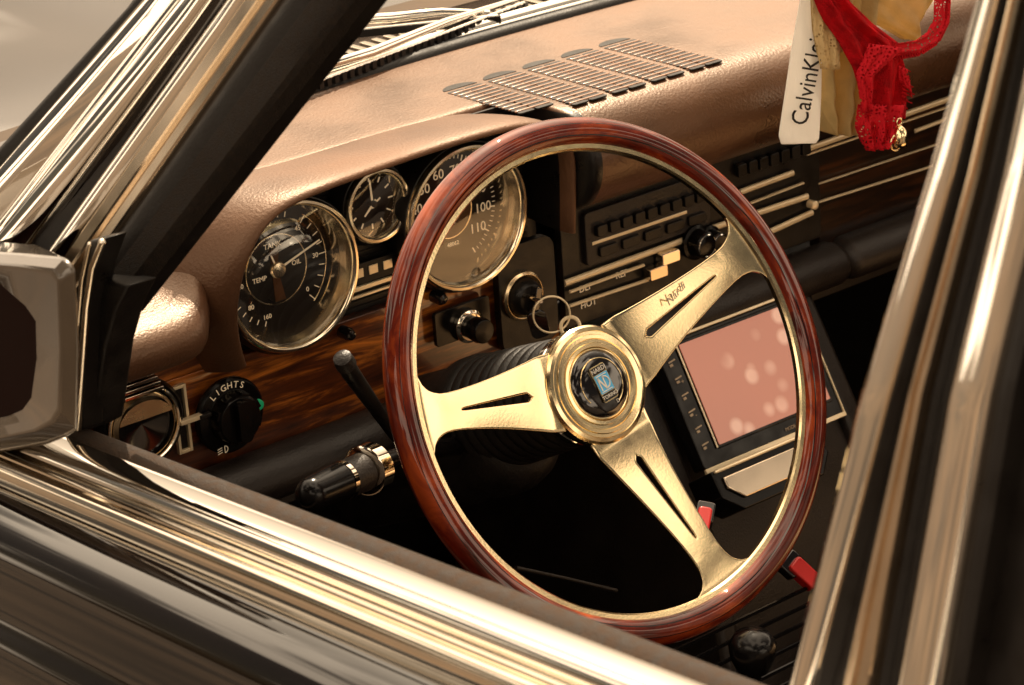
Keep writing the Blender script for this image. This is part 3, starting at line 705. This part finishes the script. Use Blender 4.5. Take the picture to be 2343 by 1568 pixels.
for i in range(21):
    y=.605+i*.075; row=[]
    for j in range(31):
        x=-.56+j*(1.78/30); xn=(x-.33)/.89
        z=.128-.09*((y-.6)/1.5)**1.5-.05*abs(xn)**4+(.012 if abs(xn)<.25 else 0)
        if i==0: z-=.004
        row.append((x,y-.05*xn**2,z))
    rows.append(row)
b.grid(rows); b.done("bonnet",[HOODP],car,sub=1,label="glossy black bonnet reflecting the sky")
def wiper(pa,pm,pb,dz):
    b=Bd(); A_=onZ(*pa,.146);Mm=onZ(*pm,.152);B_=onZ(*pb,.147)
    b.tube([A_,A_.lerp(Mm,.5)+V((0,0,.004)),Mm,Mm.lerp(B_,.5)+V((0,0,.003)),B_],[.0036,.0046,.0046,.0038,.0028],0)
    n=34
    for k in range(n): 
        p=A_.lerp(B_,k/(n-1))+V((0,-.012,-.004)); b.box(frame(p,(B_-A_),(0,0,1)),(0,0,0),(.005,.007,.006),1)
    b.tube([A_+V((0,-.012,-.001)),B_+V((0,-.012,-.001))],.0018,0)
    w=b.done("windscreen_wiper",[CHROME,BLACK],car)
wiper((640,205),(850,120),(1180,0),0); wiper((740,68),(900,40),(1120,30),0)
# ------------------------------------------------------------------ hanging garments
def drape(b,rws,y0,amp=.004,folds=3,ph=0,cols=28,sub=6,mi=0,drift=0):
    rows=[]; R_=[]
    for i in range(len(rws)-1):
        for k in range(sub):
            t=k/sub
            R_.append([lerp(a,c,t) for a,c in zip(rws[i],rws[i+1])])
    R_.append(list(rws[-1])); n=len(R_)
    for i,(lx,ly,rx,ry) in enumerate(R_):
        L_=onY(lx,ly,y0+drift*i/n); Rr=onY(rx,ry,y0+drift*i/n); row=[]
        for j in range(cols+1):
            t=j/cols; p=L_.lerp(Rr,t)
            a=amp*(.35+.65*i/n)
            p=p+V((0,1,0))*a*(math.sin(2*math.pi*folds*t+ph+i*.13)+.35*math.sin(2*math.pi*folds*2.3*t+i*.3)+.12*math.sin(2*math.pi*folds*4.1*t-i*.5))
            row.append(p)
        rows.append(row)
    b.grid(rows,mi)
COTW=M("white_elastic",(.90,.87,.82),0,.8,0,.06,120,bump=.4,bscale=900,stretch=(1,1,.2),transl=.5)
COTB=M("beige_cotton",(.62,.45,.19),0,.6,0,.2,60,bump=.4,bscale=700,transl=.4)
def lace(name,col,scale,th):
    m,n,p=nt(name); N=n.nodes; L=n.links
    tc=N.new("ShaderNodeTexCoord"); vo=N.new("ShaderNodeTexVoronoi"); vo.feature='DISTANCE_TO_EDGE'; vo.inputs["Scale"].default_value=scale
    L.new(tc.outputs["Object"],vo.inputs["Vector"])
    lt=N.new("ShaderNodeMath"); lt.operation='LESS_THAN'; L.new(vo.outputs[0],lt.inputs[0]); lt.inputs[1].default_value=th
    L.new(lt.outputs[0],p.inputs["Alpha"]); p.inputs["Base Color"].default_value=(*col,1); p.inputs["Roughness"].default_value=.8; p.inputs["Specular IOR Level"].default_value=.2
    return m
REDC=M("red_cloth",(.62,.006,.014),0,.8,0,.45,70,bump=.9,bscale=700,transl=.45,spec=.2)
REDL=lace("red_lace",(.55,.006,.016),330,.19); BEIL=lace("beige_lace",(.62,.45,.22),380,.22)
YG=.10
b=Bd()
drape(b,[(1842,-160,1888,-160),(1832,0,1880,0),(1810,120,1880,118),(1793,230,1880,225),(1781,310,1876,318),(1785,330,1868,329)],YG,.0011,.6,0.4,16)
gw=b.done("hanging_briefs",[COTW],None,sub=1,solid=.0012,label="white elastic waistband of briefs hanging from mirror"); gw["category"]="underwear"
b=Bd(); pA=onY(1824,306,YG-.0034); pB=onY(1880,44,YG-.0034)
tf=frame((pA+pB)/2,(pB-pA),(-1,0,.25))
b.text(tf,"CalvinKlein",(0,-.0005,0),.029,0,sx=(pB-pA).length/.156)
b.done("waistband_lettering",[BLACK],gw)
b=Bd()
drape(b,[(1860,-160,2010,-160),(1868,0,2000,0),(1872,90,1985,80),(1868,180,1985,170),(1875,250,1975,230),(1886,305,1945,305)],YG+.016,.014,2.4,.6,cols=44)
drape(b,[(1975,-160,2150,-160),(1975,0,2140,0),(2000,50,2130,45),(2060,90,2110,88)],YG+.02,.012,.8,.6)
drape(b,[(1854,-160,1960,-160),(1856,0,1950,0),(1860,70,1945,66),(1870,128,1930,118)],YG-.006,.0015,1.5,.2)
gb=b.done("hanging_briefs",[COTB],None,sub=1,solid=.001,label="beige cotton garment bunched beside the waistband"); gb["category"]="underwear"
b=Bd(); drape(b,[(1856,-160,1905,-160),(1860,0,1912,0),(1864,80,1925,75),(1878,158,1925,160)],YG-.010,.002,2,.2); b.done("lace_trim",[BEIL],gb,solid=.0006)
b=Bd()
drape(b,[(1862,-160,1965,-160),(1868,0,1940,0),(1890,50,2000,55),(1922,100,2072,104),(1952,155,2076,160),(1964,225,2068,232),(1974,275,2062,270)],YG-.016,.0060,1.9,.2,cols=56)
gr=b.done("hanging_lace_briefs",[REDC],None,sub=1,solid=.001,label="red satin and lace garment hanging from mirror"); gr["category"]="underwear"
b=Bd()
cl_=[(2150,-80),(2152,0),(2150,45),(2132,82),(2098,104),(2055,112),(2010,100)]
wd=22; rws=[]
for i,(x_,y_) in enumerate(cl_):
    a_=V(cl_[max(i-1,0)]);c_=V(cl_[min(i+1,len(cl_)-1)]);t_=(c_-a_).normalized();n_=V((t_.y,-t_.x))
    rws.append((x_-n_.x*wd*.6,y_-n_.y*wd*.6,x_+n_.x*wd,y_+n_.y*wd))
drape(b,rws,YG-.018,.0015,1.5,.2,cols=14,sub=8)
drape(b,[(1966,240,2072,240),(1964,290,2066,292),(1985,345,2034,338)],YG-.020,.005,3,.9)
drape(b,[(1990,100,2070,110),(1962,170,2000,175),(1975,260,1998,262)],YG-.024,.002,2,.9)
drape(b,[(2058,150,2078,160),(2064,190,2092,225)],YG-.018,.003,1,.9)
for k in range(46):
    t=k/45; i=min(int(t*(len(cl_)-1)),len(cl_)-2); tt=t*(len(cl_)-1)-i
    a_=V(cl_[i]);c_=V(cl_[i+1]); q=a_.lerp(c_,tt); t_=(c_-a_).normalized(); n_=V((t_.y,-t_.x))
    n_=-n_ if (q+n_-V((2070,0))).length<(q-V((2070,0))).length else n_
    q=q+n_*18
    p=onY(q.x,q.y,YG-.018); b.ring(frame(p,(1,0,0),(0,0,1)),(0,0,0),.0022,.0006,1,10,5)
for k in range(30):
    x_=1972+k*3.1; p=onY(x_,280,YG-.019); q=onY(x_+random.uniform(-9,9),338+random.uniform(-30,14)-abs(k-12)*1.2,YG-.022); b.tube([p,p.lerp(q,.5)+V((random.uniform(-.002,.002),0,0)),q],[.0007,.0006,.0003],1,5)
for k in range(11):
    p=onY(2064,155+k*8,YG-.017); q=onY(2076+random.uniform(0,16),168+k*8+random.uniform(-6,10),YG-.020); b.tube([p,q],[.0007,.0003],1,5)
b.done("lace_edge",[REDL,REDC],gr,solid=.0005)
ch=empty("hanging_charm","small gold bell charm hanging beside the garments","charm")
b=Bd(); pc=onY(2058,308,YG-.024)
b.lathe(frame(pc,(1,0,0),(0,1,0)),(0,0,0),[(.0065,-.010),(.0075,-.006),(.0065,.002),(.004,.006),(.0015,.008)],24,0); b.ring(frame(pc+V((0,0,.011)),(1,0,0),(0,0,1)),(0,0,0),.003,.0009,0,20,6)
b.ring(frame(pc+V((-.004,0,-.006)),(1,0,0),(0,0,1)),(0,0,0),.007,.001,0,20,6)
b.done("bell",[GOLD],ch,ang=80)
# ------------------------------------------------------------------ ground
b=Bd(); b.add([(-300,-300,-.95),(300,-300,-.95),(300,300,-.95),(-300,300,-.95)],[[0,1,2,3]])
GR=M("asphalt",(.080,.056,.038),0,.85,0,.9,.7,bump=.3,bscale=60)
gro=b.done("ground",[GR],None); gro["kind"]="structure"; gro["label"]="grey asphalt ground around the car"; gro["category"]="ground"
# ------------------------------------------------------------------ light
S=V((.44,.44,.78)).normalized(); el=math.asin(S.z); az=math.atan2(S.x,S.y)
sl=bpy.data.lights.new("sun",'SUN'); sl.energy=5; sl.angle=math.radians(.5); sl.color=(1,.82,.60)
so=bpy.data.objects.new("sun",sl); sc.collection.objects.link(so); so.rotation_euler=(-S).to_track_quat('-Z','Y').to_euler()
w=bpy.data.worlds.new("World"); sc.world=w; w.use_nodes=True; N=w.node_tree.nodes; L=w.node_tree.links
bg=N["Background"]; sky=N.new("ShaderNodeTexSky"); sky.sky_type='NISHITA'; sky.sun_disc=False; sky.sun_elevation=el; sky.sun_rotation=az
sky.dust_density=3; sky.air_density=1.0
tc=N.new("ShaderNodeTexCoord"); mp=N.new("ShaderNodeMapping"); mp.inputs[3].default_value=(1,1,2.6); no=N.new("ShaderNodeTexNoise"); no.inputs["Scale"].default_value=2.2; no.inputs["Detail"].default_value=4
L.new(tc.outputs["Generated"],mp.inputs[0]); L.new(mp.outputs[0],no.inputs["Vector"])
cr=N.new("ShaderNodeMapRange"); cr.inputs[1].default_value=.49; cr.inputs[2].default_value=.55; L.new(no.outputs[0],cr.inputs[0])
ti=N.new("ShaderNodeMix"); ti.data_type='RGBA'; ti.blend_type='MULTIPLY'; ti.inputs[0].default_value=1; ti.inputs[7].default_value=(.70,.44,.25,1)
L.new(sky.outputs[0],ti.inputs[6])
cl=N.new("ShaderNodeMix"); cl.data_type='RGBA'; L.new(cr.outputs[0],cl.inputs[0]); L.new(ti.outputs[2],cl.inputs[6]); cl.inputs[7].default_value=(39,31,22.5,1)  # bright clouds added to the sky for white reflections in chrome
dt=N.new("ShaderNodeVectorMath"); dt.operation='DOT_PRODUCT'; L.new(tc.outputs["Generated"],dt.inputs[0]); dt.inputs[1].default_value=S
mxx=N.new("ShaderNodeMath"); mxx.operation='MAXIMUM'; L.new(dt.outputs["Value"],mxx.inputs[0]); mxx.inputs[1].default_value=0
pw=N.new("ShaderNodeMath"); pw.operation='POWER'; L.new(mxx.outputs[0],pw.inputs[0]); pw.inputs[1].default_value=7
hz=N.new("ShaderNodeMix"); hz.data_type='RGBA'; L.new(pw.outputs[0],hz.inputs[0]); L.new(cl.outputs[2],hz.inputs[6]); hz.inputs[7].default_value=(72,59,43,1)  # broad glow around the sun direction, added to whiten chrome
L.new(hz.outputs[2],bg.inputs[0]); bg.inputs[1].default_value=.06
sc.view_settings.view_transform='Standard'; sc.view_settings.look='None'; sc.view_settings.exposure=0
